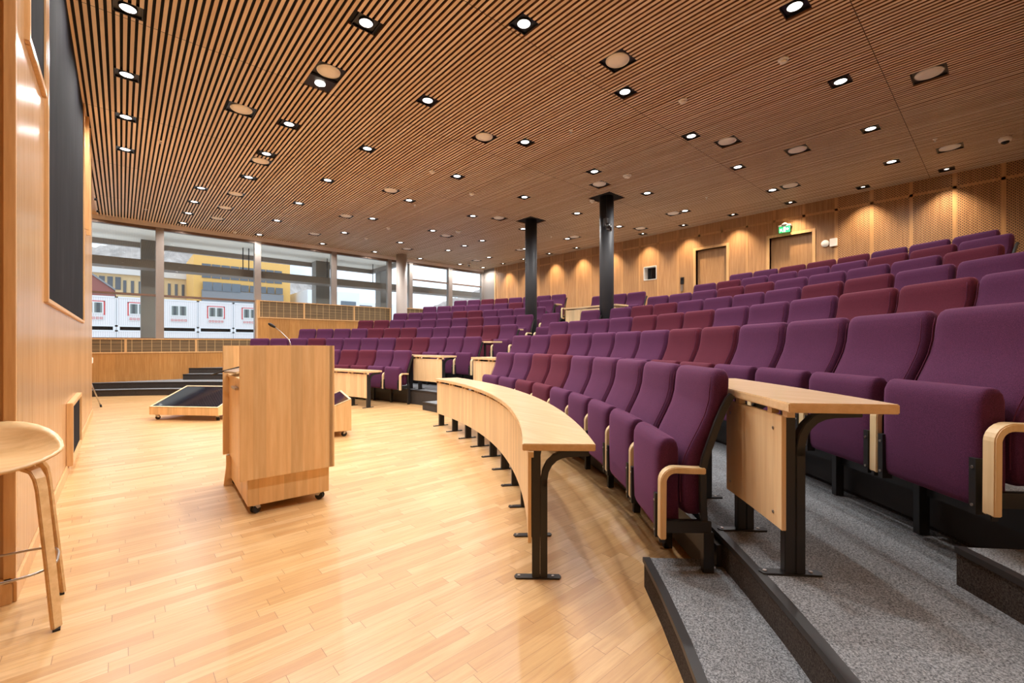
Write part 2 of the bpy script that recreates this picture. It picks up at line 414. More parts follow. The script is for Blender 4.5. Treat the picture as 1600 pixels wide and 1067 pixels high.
struct('trim_2',bm,m_backb)
bm=bm_new(); box(bm,XB-.01,XB+.15,14.72,14.80,0,H); struct('trim_3',bm,m_frame)
bm=bm_new(); box(bm,XB,XB+.1,14.8,YW,0,H); struct('wall_back_end',bm,m_mull)
for i,(d,nm) in enumerate(((D1,'door_1'),(D2,'door_2'))):
    bm=bm_new(); box(bm,XB+.10,XB+.14,d[0],d[1],1.8,DT); o=struct(nm,bm,m_door,bevel=.003)
    bm=bm_new()
    for a,b,c,e in ((d[0]-.07,d[0],1.8,DT+.07),(d[1],d[1]+.07,1.8,DT+.07)): box(bm,XB-.02,XB+.12,a,b,c,e)
    box(bm,XB-.02,XB+.12,d[0],d[1],DT,DT+.07); link('door_frame',bm,m_frame,o,.003)
    bm=bm_new(); yk=d[0]+.08; cyl(bm,(0,0),.012,0,.05,12); tube(bm,[(0,0,.05),(0,.06,.055),(0,.13,.055)],.009)
    bm.transform(Matrix.Translation((XB+.10,yk,2.84))@Matrix.Rotation(-math.pi/2,4,'Y')); link('door_handle',bm,m_steel,o)
bm=bm_new(); t=.02
for a,b,c,e in ((BW[0]-.0,BW[0]+t,BW[2],BW[3]),(BW[1]-t,BW[1],BW[2],BW[3]),(BW[0],BW[1],BW[2],BW[2]+t),(BW[0],BW[1],BW[3]-t,BW[3])): box(bm,XB-.01,XB+.22,a,b,c,e)
o=struct('window_1',bm,m_white)
bm=bm_new(); box(bm,XB+.20,XB+.21,BW[0]+t,BW[1]-t,BW[2]+t,BW[3]-t); link('window_pane',bm,m_glassblack,o)

# ---------------------------------------------------------------- window wall
bm=bm_new(); mx=[-.62,.80,3.20,5.56,7.64,8.60,10.39,12.08]
for x in (.80,3.20,5.56): box(bm,x-.09,x+.09,YW-.06,YW+.12,0,H)
for x in (7.66,8.55): box(bm,x-.09,x+.06,YW-.06,YW+.12,0,H)
box(bm,10.29,10.49,YW-.06,YW+.12,0,H); box(bm,12.70,12.9,YW-.06,YW+.12,0,H); box(bm,12.05,12.15,YW-.06,YW+.1,0,H)
struct('window_2',bm,m_mull,bevel=.006)
bm=bm_new(); box(bm,-3,12.15,YW-.05,YW+.10,4.44,4.52); box(bm,-3,7.66,YW-.03,YW+.06,2.60,2.66); box(bm,-3,12.15,YW-.03,YW+.06,1.40,1.46)
box(bm,8.6,12.15,YW-.03,YW+.06,3.83,3.885)
struct('window_3',bm,flat('bronze_transom',srgb(120,98,84),.4,.3),bevel=.004)
bm=bm_new(); box(bm,-3,12.15,YW-.07,YW+.12,4.515,H+.1); struct('trim_4',bm,flat('pale_fascia',srgb(232,222,214),.35),bevel=.003)
bm=bm_new(); box(bm,-3,12.15,YW+.01,YW+.022,1.44,4.46); struct('window_4',bm,m_glass)
bm=bm_new(); box(bm,-3,12.15,YW,YW+.1,0,1.42); struct('wall_far',bm,m_low)
# low wall and raised wall with convector grilles
def lowwall(name,x0,x1,z0,zt,posts,gh):
    bm=bm_new(); box(bm,x0,x1,YB,YB+.06,z0,zt-gh-.03); box(bm,x0,x1,YB+.02,YB+.04,zt-gh-.03,zt-.02)
    o=struct(name,bm,m_low)
    bm=bm_new(); box(bm,x0,x1,YB-.008,YW-.05,zt-.03,zt); box(bm,x0,x1,YB-.012,YB+.02,zt-gh-.035,zt-gh)
    for p in posts: box(bm,p-.025,p+.025,YB-.008,YB+.03,zt-gh,zt-.03)
    link('cap_rail',bm,m_frame,o,.003)
    bm=bm_new(); box(bm,x0+.005,x1-.005,YB+.005,YB+.019,zt-gh,zt-.03); link('convector_grille',bm,m_conv,o)
    return o
lowwall('wall_far_low',-3.0,3.17,0,1.435,[-2.4,.085,1.6,3.14],.36)
lowwall('wall_far_raised',3.17,7.62,0,2.655,[3.2,4.52,6.2,7.58],.52)
lowwall('wall_far_raised_end',8.15,9.35,1.5,2.70,[8.2,9.3],.30)
bm=bm_new(); box(bm,3.135,3.17,YB-.02,YW-.06,0,2.66); struct('trim_5',bm,m_frame,bevel=.003)

# ---------------------------------------------------------------- tiers
RK=[8.79,9.92,11.00,12.14,13.18,14.24,15.34]; ZK=[0,.302,.605,.915,1.212,1.513,1.815]
RR=[r+.04 for r in RK[:6]]      # riser radius of tiers 2..7
def clip_pt(th,R,y0,y1):
    p=pt(R,th)
    if p.y>y1: R=(y1-CY)/math.sin(R_(th))
    elif p.y<y0: R=(y0-CY)/math.sin(R_(th))
    q=pt(R,th); 
    if q.x>XB: R=(XB-CX)/math.cos(R_(th))
    return R
for k in range(6):
    r0=RR[k]; r1=RR[k+1] if k<5 else 30
    tmax=math.degrees(math.asin(min(1,(YB-CY)/r0)))-.02; tmin=-math.degrees(math.asin(min(1,(CY-YN)/r0)))+.02
    N=90; bm=bm_new(); prev=None
    for i in range(N+1):
        t=tmin+(tmax-tmin)*i/N; ro=max(r0+.002,clip_pt(t,r1,YN,YB))
        a,b=pt(r0,t),pt(ro,t)
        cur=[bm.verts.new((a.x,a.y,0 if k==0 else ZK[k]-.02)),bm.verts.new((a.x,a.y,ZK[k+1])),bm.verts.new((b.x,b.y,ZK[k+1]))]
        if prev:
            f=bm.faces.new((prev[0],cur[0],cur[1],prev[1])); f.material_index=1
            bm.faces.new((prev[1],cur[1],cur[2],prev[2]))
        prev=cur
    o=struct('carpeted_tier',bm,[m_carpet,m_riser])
    bm=bm_new(); arcbox(bm,r0-.008,r0+.032,tmin,tmax,ZK[k+1]-.022,ZK[k+1]+.004,90); link('stair_nosing',bm,m_nosing,o)
# seat rows: angle of the middle-aisle end, near block / window block
w=.586
TN=[-10.2,-3.17,-2.73,-2.16,-7.13,-9.08,-9.9]
FE=[8.83,2.75,2.53,.97,6.95,8.8,9.78]; NF=[9,13,13,12,10,9,8]
# half steps in the aisles
def half_step(k,t0,t1):
    r0=RR[k]-.37; z0=ZK[k]; z1=(ZK[k]+ZK[k+1])/2
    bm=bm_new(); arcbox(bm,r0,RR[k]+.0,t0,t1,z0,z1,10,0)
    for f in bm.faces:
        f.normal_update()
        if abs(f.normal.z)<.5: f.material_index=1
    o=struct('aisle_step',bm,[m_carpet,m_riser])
    bm=bm_new(); arcbox(bm,r0-.008,r0+.03,t0,t1,z1-.02,z1+.004,10); link('stair_nosing',bm,m_nosing,o)
def lim(r,y): return math.degrees(math.asin(max(-1,min(1,(y-CY)/r))))
half_step(0,lim(RR[0]-.37,YN),-43.74); half_step(0,45.5,lim(RR[0],YB)-.3); half_step(0,-2.5,3.0)
half_step(1,lim(RR[1]-.37,YN),-46.7); half_step(1,47.6,lim(RR[1],YB)-.3)
for k,(a,b) in {1:(-2.6,2.2),2:(-2.3,2.1),3:(-1.8,.6)}.items(): half_step(k,a,b)
for k in (2,3,4,5):
    e=-(TN[k]-math.degrees(w/RK[k])*NF[k]); 
    if k<=3: e+=1.2
    half_step(k,lim(RR[k]-.37,YN),-e-1.2)
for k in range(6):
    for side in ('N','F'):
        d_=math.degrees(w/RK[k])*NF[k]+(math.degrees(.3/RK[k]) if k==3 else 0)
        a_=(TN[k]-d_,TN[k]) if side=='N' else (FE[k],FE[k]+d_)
        bm=bm_new(); arcbox(bm,RR[k]-.03,RR[k]-.004,a_[0]+.3,a_[1]-.3,ZK[k]+.03,ZK[k]+.26,24); struct('riser_grille_shade',bm,m_grille_shade)  # vent grilles, kept solid dark to stand in for shadow under the seats
# control-room deck between the blocks
bm=bm_new(); arcbox(bm,12.88,RR[4]+.0,-6.2,6.0,ZK[3]+.3,1.513,16,0)
for f in bm.faces:
    f.normal_update()
    if abs(f.normal.z)<.5: f.material_index=1
struct('control_deck',bm,[m_carpet,m_riser])

# ================================================================ columns
for (x,y),lab in zip(COLS,('black round column farther away, left of the other black column','black round column with a small spotlight clamped near its top')):
    o=None; bm=bm_new(); cyl(bm,(x,y),.16,ZK[4]-.6,H+.1,40); o=struct('black_column',bm,m_column)
bm=bm_new(); cyl(bm,(7.83,15.0),.20,0,H+.05,32); struct('white_column',bm,flat('pale_column_paint',srgb(186,176,168),.5))
ps=thing('column_spotlight','small black spotlight clamped to the nearer black column below the ceiling','spotlight',(8.09,5.93,3.93))
bm=bm_new(); box(bm,-.05,.05,-.05,.05,-.02,.16); link('bracket',bm,m_blackgloss,ps,.01)
bm=bm_new(); tube(bm,[(0,-.02,.16),(.02,0,.4),(.02,.0,.68)],.008); link('cable',bm,m_black,ps)
bm=bm_new(); cyl(bm,(-.03,-.07),.055,-.10,.03,20); cyl(bm,(.06,-.05),.05,-.12,.02,20); link('lamp_head',bm,m_blackgloss,ps,.006)
bm=bm_new(); cyl(bm,(-.03,-.07),.045,-.108,-.099,20); cyl(bm,(.06,-.05),.04,-.128,-.119,20); link('lens',bm,m_steel,ps)

# ================================================================ stage wall fittings
cb=thing('chalkboard','tall dark chalkboard with oak frame on the panelled wall at left','chalkboard',(XL,6.5,1.55))
bm=bm_new(); box(bm,XL-.01,XL+.006,4.50,8.46,1.60,H-.06); link('board',bm,m_chalk,cb,world=True)
bm=bm_new()
for a,b,c,e in ((4.44,4.50,1.565,H-.02),(8.46,8.54,1.565,H-.02),(4.50,8.46,1.565,1.60)): box(bm,XL-.01,XL+.02,a,b,c,e)
link('frame',bm,m_frame,cb,.004,world=True)
cb=thing('upper_chalkboard','short dark chalkboard raised high above the wall panel nearest the camera','chalkboard',(XL,4.0,2.95))
bm=bm_new(); box(bm,XL-.01,XL+.01,3.64,4.32,3.0,H-.04); link('board',bm,m_chalk,cb,world=True)
bm=bm_new()
for a,b,c,e in ((3.59,3.64,2.95,H-.02),(4.32,4.36,2.95,H-.02),(3.64,4.32,2.95,3.0)): box(bm,XL-.01,XL+.022,a,b,c,e)
link('frame',bm,m_frame,cb,.004,world=True)
bm=bm_new()
for y in (8.9,9.35): box(bm,XL,XL+.05,y,y+.05,2.95,H-.02)
struct('trim_6',bm,m_frame,bevel=.003)
vt=thing('wall_vent','black mesh vent in a raised oak frame low on the left wall','vent',(XL,6.68,.1))
bm=bm_new(); box(bm,XL-.005,XL+.03,6.09,7.30,.14,.66); link('mesh',bm,m_chalk,vt,world=True)
bm=bm_new()
for a,b,c,e in ((6.03,6.09,.09,.70),(7.30,7.35,.09,.70),(6.09,7.30,.66,.70),(6.09,7.30,.09,.14)): box(bm,XL-.0,XL+.05,a,b,c,e)
link('frame',bm,m_frame,vt,.004,world=True)

# ================================================================ seats
def superring(cx_,hx,hy,z,n=24,p=3.2,tilt=0):
    out=[]
    for k in range(n):
        a=2*math.pi*k/n; c,s=math.cos(a),math.sin(a)
        x=hx*math.copysign(abs(c)**(2/p),c); y=hy*math.copysign(abs(s)**(2/p),s)
        out.append(Vector((cx_+x,y,z+tilt*x)))
    return out
def make_seat(mat):
    t=thing('auditorium_seat','x','seat')
    bm=bm_new()
    # centre x, half depth, half width, z
    prof=[(-.105,.02,.215,.405),(-.105,.045,.235,.412),(-.107,.060,.252,.43),(-.115,.066,.265,.48),(-.118,.066,.266,.56),(-.116,.064,.266,.64),(-.102,.058,.268,.71),(-.077,.052,.270,.78),(-.044,.049,.272,.85),(-.012,.049,.273,.92),(.010,.052,.274,.99),(.020,.056,.273,1.06),(.024,.055,.268,1.105),(.025,.046,.258,1.13),(.026,.030,.244,1.143),(.027,.012,.225,1.147)]
    loft(bm,[superring(c,d,y,z,28,4.6) for c,d,y,z in prof])
    link('backrest',bm,mat,t,smooth=True)
    b=t.children[0]
    for s in (-1,1):
        bm=bm_new(); tube(bm,[(c-d*.93,s*y*.945,z) for c,d,y,z in prof[3:13]],.0024,6)
        link('piping',bm,m_piping,b,smooth=True)
    bm=bm_new()
    prof=[(-.228,.035,.235,.318),(-.229,.052,.243,.326),(-.230,.060,.247,.35),(-.232,.061,.249,.45),(-.233,.061,.249,.60),(-.233,.061,.249,.70),(-.232,.059,.249,.745),(-.230,.050,.246,.772),(-.229,.035,.242,.790),(-.229,.014,.236,.797)]
    loft(bm,[superring(c,d,y,z,28,6.5) for c,d,y,z in prof]); link('seat_cushion',bm,mat,t,smooth=True)
    for s in (-1,1):
        bm=bm_new(); box(bm,-.302,-.255,s*.236-.014,s*.236+.014,.30,.52)
        for z in (.335,.485): 
            bmx=bm_new(); cyl(bmx,(0,0),.006,0,.004,10,1); bmx.transform(Matrix.Translation((-.302,s*.236,z))@Matrix.Rotation(-math.pi/2,4,'Y'))
            tmp=bpy.data.meshes.new('t'); bmx.to_mesh(tmp); bmx.free(); bm.from_mesh(tmp); bpy.data.meshes.remove(tmp)
        link('hinge_plate',bm,[m_black,m_steel],t)
    return t
def arm_parts(t,side):
    y=side*w/2
    bm=bm_new()
    path=[(-.283,y,.315),(-.282,y,.46),(-.281,y,.60)]+[(-.221+.06*math.cos(R_(a)),y,.595+.06*math.sin(R_(a))) for a in (165,150,135,120,105,90)]+[(-.15,y,.652),(-.075,y,.650)]
    strip(bm,path,.05,.030); o=link('armrest',bm,m_arm,t,.004)
    bm=bm_new(); 
    box(bm,-.272,-.045,y-.016,y+.016,.345,.405); box(bm,-.298,-.268,y-.012,y+.012,.295,.318)
    path=[(-.075,y,.345),(-.082,y,.50),(-.084,y,.64),(-.072,y,.71),(-.04,y,.80),(-.01,y,.885),(.02,y,.955),(.043,y,1.0),(.062,y,1.022)] if side==-1 else [(-.07,y,.345),(-.066,y,.62),(-.045,y,.72),(-.01,y,.84),(.02,y,.93)]
    strip(bm,path,.022,.034); link('side_frame',bm,m_black,t,.003)
    bm=bm_new(); box(bm,-.085,-.035,y-.02,y+.02,0,.35); link('leg',bm,m_black,t,.002)
def crossbar(t):
    bm=bm_new(); box(bm,-.05,-.02,-w/2+.02,w/2-.02,.20,.32); link('crossbar',bm,m_black,t)
protos={}
for nm,mat in (('purple',m_purple),('maroon',m_maroon)):
    t=make_seat(mat); arm_parts(t,1); crossbar(t); protos[nm]=t
    e=copy_tree(t,(0,0,0),0,'x'); arm_parts(e,-1); protos[nm+'_end']=e
used=set()
def place(kind,loc,rz,label,group):
    if kind not in used:
        used.add(kind); o=protos[kind]; o.location=loc; o.rotation_euler=(0,0,rz); o['label']=label; o['group']=group; return o
    return copy_tree(protos[kind],loc,rz,label,group)
NCOL=['ppmmppppp','ppmppppmmpppp','ppppmmmpppmmp','ppmmppppmmpp','pppmmppppm','pmppppmmp','ppmmmppp']
FCOL=['pmpppmmpp','pppmpppp'+'mmppp','ppppmmmpppmmp','mmpppppmpppp','ppppmmpppp','ppppppmpp','ppmmpppp']
for k in range(7):
    Rk=RK[k]; dth=math.degrees(w/Rk); n=NF[k]; g=math.degrees(.30/Rk)
    rown=(ORD[k]+' row') if k else 'front row'
    if k==6: rown='back row'
    for side in ('N','F'):
        cols=NCOL[k] if side=='N' else FCOL[k][::-1]
        for j in range(n):
            off=(j+.5)*dth
            if k==3 and j>=1: off+=g
            th=(TN[k]-off) if side=='N' else (FE[k]+off)
            endseat=(side=='N' and j==n-1) or (side=='F' and j==0) or (k==3 and ((side=='N' and j==0) or (side=='F' and j==1)))
            c='purple' if cols[j]=='p' else 'maroon'
            lab='%s flip-up seat, %s from the centre aisle in the %s, %s'%(c,ORD[j],rown,'near side' if side=='N' else 'window side')
            if k==0 and side=='N' and j==n-1: lab='purple flip-up seat ending the front row, beside the nearest carpeted step'
            p=pt(Rk,th,ZK[k])
            place(c+('_end' if endseat else ''),p,R_(th),lab,'flip-up auditorium seats')
for j in range(3):
    th=3.4-(j+.5)*math.degrees(w/14.24)
    place('purple_end' if j==2 else 'purple',pt(14.24,th,1.513),R_(th),['purple seat at the control desk, leftmost, half behind a black column','dark purple seat at the control desk, middle one of three','purple seat at the control desk, rightmost of three'][j],'control desk seats')

# ================================================================ curved desks
def desk(name,label,R0,R1,t0,t1,zf,legs,pt0,pt1,loc_t,group=None,closed_to=0,pm=None):
    th=loc_t; t=thing(name,label,'desk',pt((R0+R1)/2,th,zf),0,group)
    n=max(6,int(abs(t1-t0)*1.6))
    bm=bm_new(); arcbox(bm,R0,R1,t0,t1,zf+.702,zf+.74,n); link('tabletop',bm,m_desktop,t,.004,world=True,ang=50)
    bm=bm_new(); arcbox(bm,R0+.03,R0+.048,pt0,pt1,zf+.195,zf+.672,n); link('modesty_panel',bm,m_desk,t,.002,world=True,ang=50)
    bm=bm_new()
    for i in range(len(legs)):
        for dd in (-.4,.4):
            arcbox(bm,R0+.03,R0+.06,legs[i]+dd-.12,legs[i]+dd+.12,zf+.672,zf+.702,1)
    link('panel_bracket',bm,m_desk,t,world=True)
    for a in legs:
        T=Matrix.Translation(pt(R0,a,zf))@Matrix.Rotation(R_(a),4,'Z')
        bm=bm_new()
        box(bm,.052,.095,-.02,.02,.008,.702,T=T); box(bm,.097,.135,-.02,.02,.008,.54,T=T)
        strip(bm,[(.116,0,.50),(.117,0,.54),(.125,0,.585),(.145,0,.625),(.175,0,.655),(.21,0,.672),(.25,0,.68),(.36,0,.685)],.04,.036,T=T)
        o=link('leg',bm,m_black,t,.003,world=True)
        bm=bm_new(); q=[(-.035,-.022,0),(-.045,0,0),(-.035,.022,0),(.20,.022,0),(.21,0,0),(.20,-.022,0)]
        prism(bm,q,(0,0,.009),T=T); bm2=bm
        for xx in (-.02,.165): 
            b3=bm_new(); cyl(b3,(xx,0),.008,.009,.013,10,1); b3.transform(T); tmp=bpy.data.meshes.new('t'); b3.to_mesh(tmp); b3.free(); bm.from_mesh(tmp); bpy.data.meshes.remove(tmp)
        f=link('foot_plate',bm,[m_black,m_steel],o,world=False); f.data.transform(wmat(t).inverted())
    return t
L1=[-43.24+3.82*i for i in range(10)]
desk('curved_desk','long curved pale wood desk in front of the nearest row of seats',7.82,8.21,-43.6,-8.5,0,L1,-43.4,-8.7,-26)
L2=[10.4+3.82*i for i in range(9)]
desk('curved_desk','long curved pale wood desk behind the lectern, before the window side seats',7.82,8.21,10.1,41.6,0,L2,10.3,41.4,26)
d=desk('side_desk','short pale wood desk on the first carpeted tier, nearest the camera',8.885,9.285,-47.5,-39.4,ZK[1],[-46.5,-43.7,-40.6],-46.75,-43.3,-43.5)
bm=bm_new()
for a in (-46.3,-43.6):
    for z in (.25,.61):
        T=Matrix.Translation(pt(8.885+.03,a,ZK[1]+z))@Matrix.Rotation(R_(a),4,'Z')@Matrix.Rotation(-math.pi/2,4,'Y')
        b3=bm_new(); cyl(b3,(0,0),.007,0,.003,10); b3.transform(T); tmp=bpy.data.meshes.new('t'); b3.to_mesh(tmp); b3.free(); bm.from_mesh(tmp); bpy.data.meshes.remove(tmp)
link('panel_screws',bm,m_steel,d,world=True)
desk('side_desk','short pale wood desk on the first tier at the centre aisle, window side',8.885,9.285,2.95,12.6,ZK[1],[10.3,8.3,3.3],3.1,9.3,7)
desk('side_desk','short pale wood desk on the first tier at the centre aisle, near side',8.885,9.285,-3.7,-11.5,ZK[1],[-4.6,-7.6,-10.6],-3.9,-11.2,-7.5)
def flap(label,R0,t0,t1,zf):
    t=thing('end_desk',label,'desk',pt(R0+.15,(t0+t1)/2,zf))
    bm=bm_new(); arcbox(bm,R0,R0+.30,t0,t1,zf+.705,zf+.74,6); link('tabletop',bm,m_desktop,t,.003,world=True,ang=50)
    for a in (t1-.35*(t1-t0)/abs(t1-t0),):
        T=Matrix.Translation(pt(R0,a,zf))@Matrix.Rotation(R_(a),4,'Z'); bm=bm_new()
        box(bm,.05,.09,-.018,.018,0,.705,T=T); box(bm,.05,.25,-.015,.015,.66,.69,T=T); box(bm,.0,.2,-.025,.025,0,.01,T=T); link('leg',bm,m_black,t,.002,world=True)
flap('narrow desk ending the second tier at the centre aisle, window side',9.96+.02,1.1,3.2,ZK[2])
flap('narrow desk below the farther black column, window side of the centre aisle',11.16,3.75,5.4,ZK[3])
flap('small desk beside the last seats of the back row, window side',14.38,8.75,9.6,ZK[6])
# control desk
t=thing('control_desk','long pale wood control desk behind the two black columns','desk',pt(13.15,-.3,1.513))
bm=bm_new(); arcbox(bm,12.98,13.46,-3.9,3.5,2.215,2.255,16); link('tabletop',bm,m_desktop,t,.004,world=True,ang=50)
bm=bm_new(); arcbox(bm,13.0,13.03,-3.7,3.3,1.513,2.185,16); link('front_panel',bm,m_desk,t,.002,world=True,ang=50)
for a in (-3.6,3.2):
    bm=bm_new(); arcbox(bm,13.03,13.40,a-.06,a+.06,1.513,2.215,1); link('side_panel',bm,m_desk,t,world=True)

# ================================================================ lectern
lt=thing('lectern','tall wooden lectern on castors standing in front of the stage wall','lectern',(.644,3.70,0),R_(-2.6))
W,D=.655,1.06
bm=bm_new(); box(bm,0,W,0,.035,.27,1.262); link('side_panel',bm,m_lect,lt,.002)
bm=bm_new(); box(bm,-.0,W,D-.035,D,.27,1.262); link('side_panel',bm,m_lect,lt,.002)
bm=bm_new(); box(bm,W-.03,W+.012,-.0,D,.27,1.262); link('front_panel',bm,m_lect,lt,.002)
bm=bm_new(); box(bm,.045,.085,.035,D-.035,.27,.98); link('cabinet_door',bm,m_lect,lt,.002); dr=lt.children[-1]
bm=bm_new(); box(bm,.015,.045,.40,.64,.905,.925); link('lock_bar',bm,m_steel,dr,.004)
bm=bm_new(); prism(bm,[(.03,.035,.985),(W-.03,.035,1.12),(W-.03,.035,1.14),(.03,.035,1.005)],(0,D-.07,0)); link('sloping_shelf',bm,m_lect,lt)
bm=bm_new(); box(bm,.055,W-.02,.04,D-.05,.065,.275); link('plinth',bm,m_lect,lt,.002)
bm=bm_new(); box(bm,.02,.06,D-.10,D-.05,.06,.27); prism(bm,[(.0,D-.09,.0),(.09,D-.09,.0),(.07,D-.09,.27),(.03,D-.09,.27)],(0,.03,0)); link('rear_foot',bm,m_lect,lt)
def caster(x,y,parent,rz,s=1.0):
    bm=bm_new(); b3=bm_new()
    for dy in (-.012,.012):
        cyl(b3,(0,0),.026*s,dy-.008,dy+.008,20,0)
    b3.transform(Matrix.Rotation(math.pi/2,4,'X')); b3.transform(Matrix.Translation((.012,0,.026*s)))
    box(b3,-.018,.018,-.022,.022,.05*s,.068*s,1); cyl(b3,(0,0),.014,.05*s,.072*s,12,1)
    prism(b3,[(-.02,-.022,.062*s),(.03,-.022,.055*s),(.042,-.022,.03*s),(.012,-.022,.028*s)],(0,.044,0),1)
    b3.transform(Matrix.Translation((x,y,0))@Matrix.Rotation(rz,4,'Z')); bm.free()
    return link('caster',b3,[m_rubber,m_steel],parent)
for x,y,a in ((.10,.07,.6),(W-.07,.08,2.4),(.09,D-.09,-.5),(W-.07,D-.09,1.2)): caster(x,y,lt,a,1.2)
mc=thing('gooseneck_microphone','thin black gooseneck microphone rising from the top of the lectern','microphone',(1.10,4.15,1.12),0)
def Lp(u): return u
bm=bm_new(); cyl(bm,(0,0),.03,0,.02,20); link('base',bm,m_black,mc)
bm=bm_new(); tube(bm,[(0,0,.02),(.01,-.01,.12),(-.005,.01,.19),(-.06,.06,.265),(-.10,.095,.305)],[.005,.005,.0045,.004,.004],8); link('stem',bm,m_steel,mc,smooth=True)
bm=bm_new(); tube(bm,[(-.095,.09,.300),(-.10,.095,.305),(-.122,.115,.322),(-.135,.127,.333),(-.14,.131,.337)],[.006,.011,.014,.011,.004],12); link('windscreen',bm,m_rubber,mc,smooth=True)
pp=bm_new(); T=Matrix.Translation((.80,4.35,1.052))@Matrix.Rotation(R_(-12),4,'Y')@Matrix.Rotation(.1,4,'Z')
box(pp,-.12,.10,-.17,.17,0,.018,T=T); tag(link('keyboard',pp,m_steel,bevel=.003),'grey keyboard on the sloping shelf of the lectern','keyboard')
pn=bm_new(); tube(pn,[(.60,4.70,1.000),(.68,4.62,1.035),(.80,4.52,1.075)],.007,8); tag(link('pointer_stick',pn,m_rubber,smooth=True),'black stick poking out over the open side of the lectern','pointer')
px_=bm_new(); box(px_,.74,.84,4.02,4.12,0,.035); 
lathe(px_,(1.0,4.15),[(.16,0),(.17,.02),(.10,.04),(.0,.042)],24); tag(link('cable_coil',px_,m_rubber,bevel=.004),'black coiled cable lying on the floor under the lectern','cable')

# ================================================================ floor monitors
def monitor(label,loc,rz,Wd,D,z0,zl,zh):
    t=thing('floor_monitor',label,'monitor',loc,rz,None)
    # local: x along width, y from low front to high back
    bm=bm_new(); prism(bm,[(0,0,z0),(0,D,z0),(0,D,zh),(0,0,zl)],(Wd,0,0)); link('cabinet',bm,m_lect,t,.003)
    sl=(zh-zl)/D; bm=bm_new()
    T=Matrix.Translation((0,0,zl))@Matrix.Rotation(math.atan(sl),4,'X'); L=math.hypot(D,zh-zl)
    for a,b,c,e in ((0,.03,0,L),(Wd-.03,Wd,0,L),(.03,Wd-.03,0,.025),(.03,Wd-.03,L-.025,L)): box(bm,a,b,c,e,.001,.014,T=T)
    link('bezel',bm,m_arm,t,.002)
    bm=bm_new(); box(bm,.03,Wd-.03,.025,L-.025,.001,.008,T=T); link('screen',bm,m_screen,t)
    for x,y,a in ((.07,.08,.5),(Wd-.07,.08,2),(.07,D-.08,1),(Wd-.07,D-.08,-1)): caster(x,y,t,a,1.25)
    return t
a1=math.atan2(-.924,.838)
monitor('large black screen lying tilted in a wooden wheeled box, left of the lectern',(.35,9.60,0),a1,1.26,.76,.09,.215,.50)
a2=math.atan2(1.08,.28)
# second one: high edge from (2.385,6.03) towards (2.665,7.11); low edge on its stage side
dx,dy=math.cos(a2),math.sin(a2); nx,ny=dy,-dx
monitor('tilted black screen in a wooden wheeled box, right behind the lectern',(2.385-nx*.76+dx*1.26,6.03-ny*.76+dy*1.26,0),a2+math.pi,1.26,.76,.08,.215,.51)
t=None


# ================================================================ bar stool
st=thing('bar_stool','light oak bar stool with low curved shell seat at the left edge','stool',(-.43,3.0,0),R_(2))
bm=bm_new()
NU,NV_=26,12; rings=[]
def shell(a,r,off):
    # r 0..1 from centre to rim
    x=.225*r*math.cos(a); y=.215*r*math.sin(a)
    back=max(0,math.sin(a)); side=abs(math.cos(a))
    z=.745+ (r**3)*(.035*side**2+.15*back**1.4) - (r**4)*.018*max(0,-math.sin(a))
    return Vector((x,y,z+off))
top=[];bot=[]
for i in range(NV_+1):
    r=max(.02,i/NV_)
    top.append([shell(2*math.pi*k/NU,r,.006) for k in range(NU)])
for i in range(NV_,-1,-1):
    r=max(.02,i/NV_)
    bot.append([shell(2*math.pi*k/NU,r,-.006) for k in range(NU)])
loft(bm,top+bot); link('seat_shell',bm,m_stool,st,smooth=True)
for sx in (-1,1):
    for sy in (-1,1):
        path=[(sx*.03,sy*.06,.725),(sx*.10,sy*.09,.722),(sx*.135,sy*.11,.705),(sx*.150,sy*.125,.67),(sx*.158,sy*.133,.62),(sx*.185,sy*.165,.3),(sx*.208,sy*.195,.008)]
        bm=bm_new()
        A=Vector((-sy*.62*sx,.78,0)).normalized() if True else None
        P=[Vector(p) for p in path]; rr=[]
        for i,p in enumerate(P):
            d=(P[min(i+1,6)]-P[max(i-1,0)]).normalized(); wv=Vector((1,-sx*sy,0)).normalized(); nrm=d.cross(wv).normalized(); wv=nrm.cross(d).normalized()
            hw=.026-.006*(i/6); ht=.009
            rr.append([p+nrm*ht+wv*hw,p+nrm*ht-wv*hw,p-nrm*ht-wv*hw,p-nrm*ht+wv*hw])
        vs=[[bm.verts.new(q) for q in r] for r in rr]
        for i in range(6):
            for j in range(4): bm.faces.new((vs[i][j],vs[i][(j+1)%4],vs[i+1][(j+1)%4],vs[i+1][j]))
        bm.faces.new(vs[0][::-1]); bm.faces.new(vs[-1])
        lg=link('leg',bm,m_stool,st,.003)
        bm=bm_new(); box(bm,sx*.208-.012,sx*.208+.012,sy*.195-.02,sy*.195+.02,0,.009); link('foot_glide',bm,m_rubber,lg)
bm=bm_new(); path=[]
for k in range(40):
    a=2*math.pi*k/40; c,s=math.cos(a),math.sin(a)
    path.append((.205*math.copysign(abs(c)**.6,c),.185*math.copysign(abs(s)**.6,s),.262))
tube(bm,path,.006,8,closed=True); link('foot_ring',bm,m_steel,st,smooth=True)

# white folding easel behind the wall end
ea=thing('flip_chart_stand','white stand with one slanted metal leg, half hidden behind the wall end','stand',(-.62,12.4,0))
bm=bm_new(); box(bm,-.45,.19,-.02,.02,.88,1.02); link('tray',bm,m_whiteplastic,ea,.015,3)
for p in ((.31,-.18),(-.6,-.18),(-.15,.45)):
    bm=bm_new(); tube(bm,[(p[0]*.25-.05,p[1]*.2,.92),(p[0],p[1],.02)],.012,10); lg=link('leg',bm,m_steel,ea,smooth=True)
    bm=bm_new(); tube(bm,[(p[0]-.004,p[1],.05),(p[0]+.004,p[1],.0)],.017,10); link('rubber_foot',bm,m_rubber,lg)

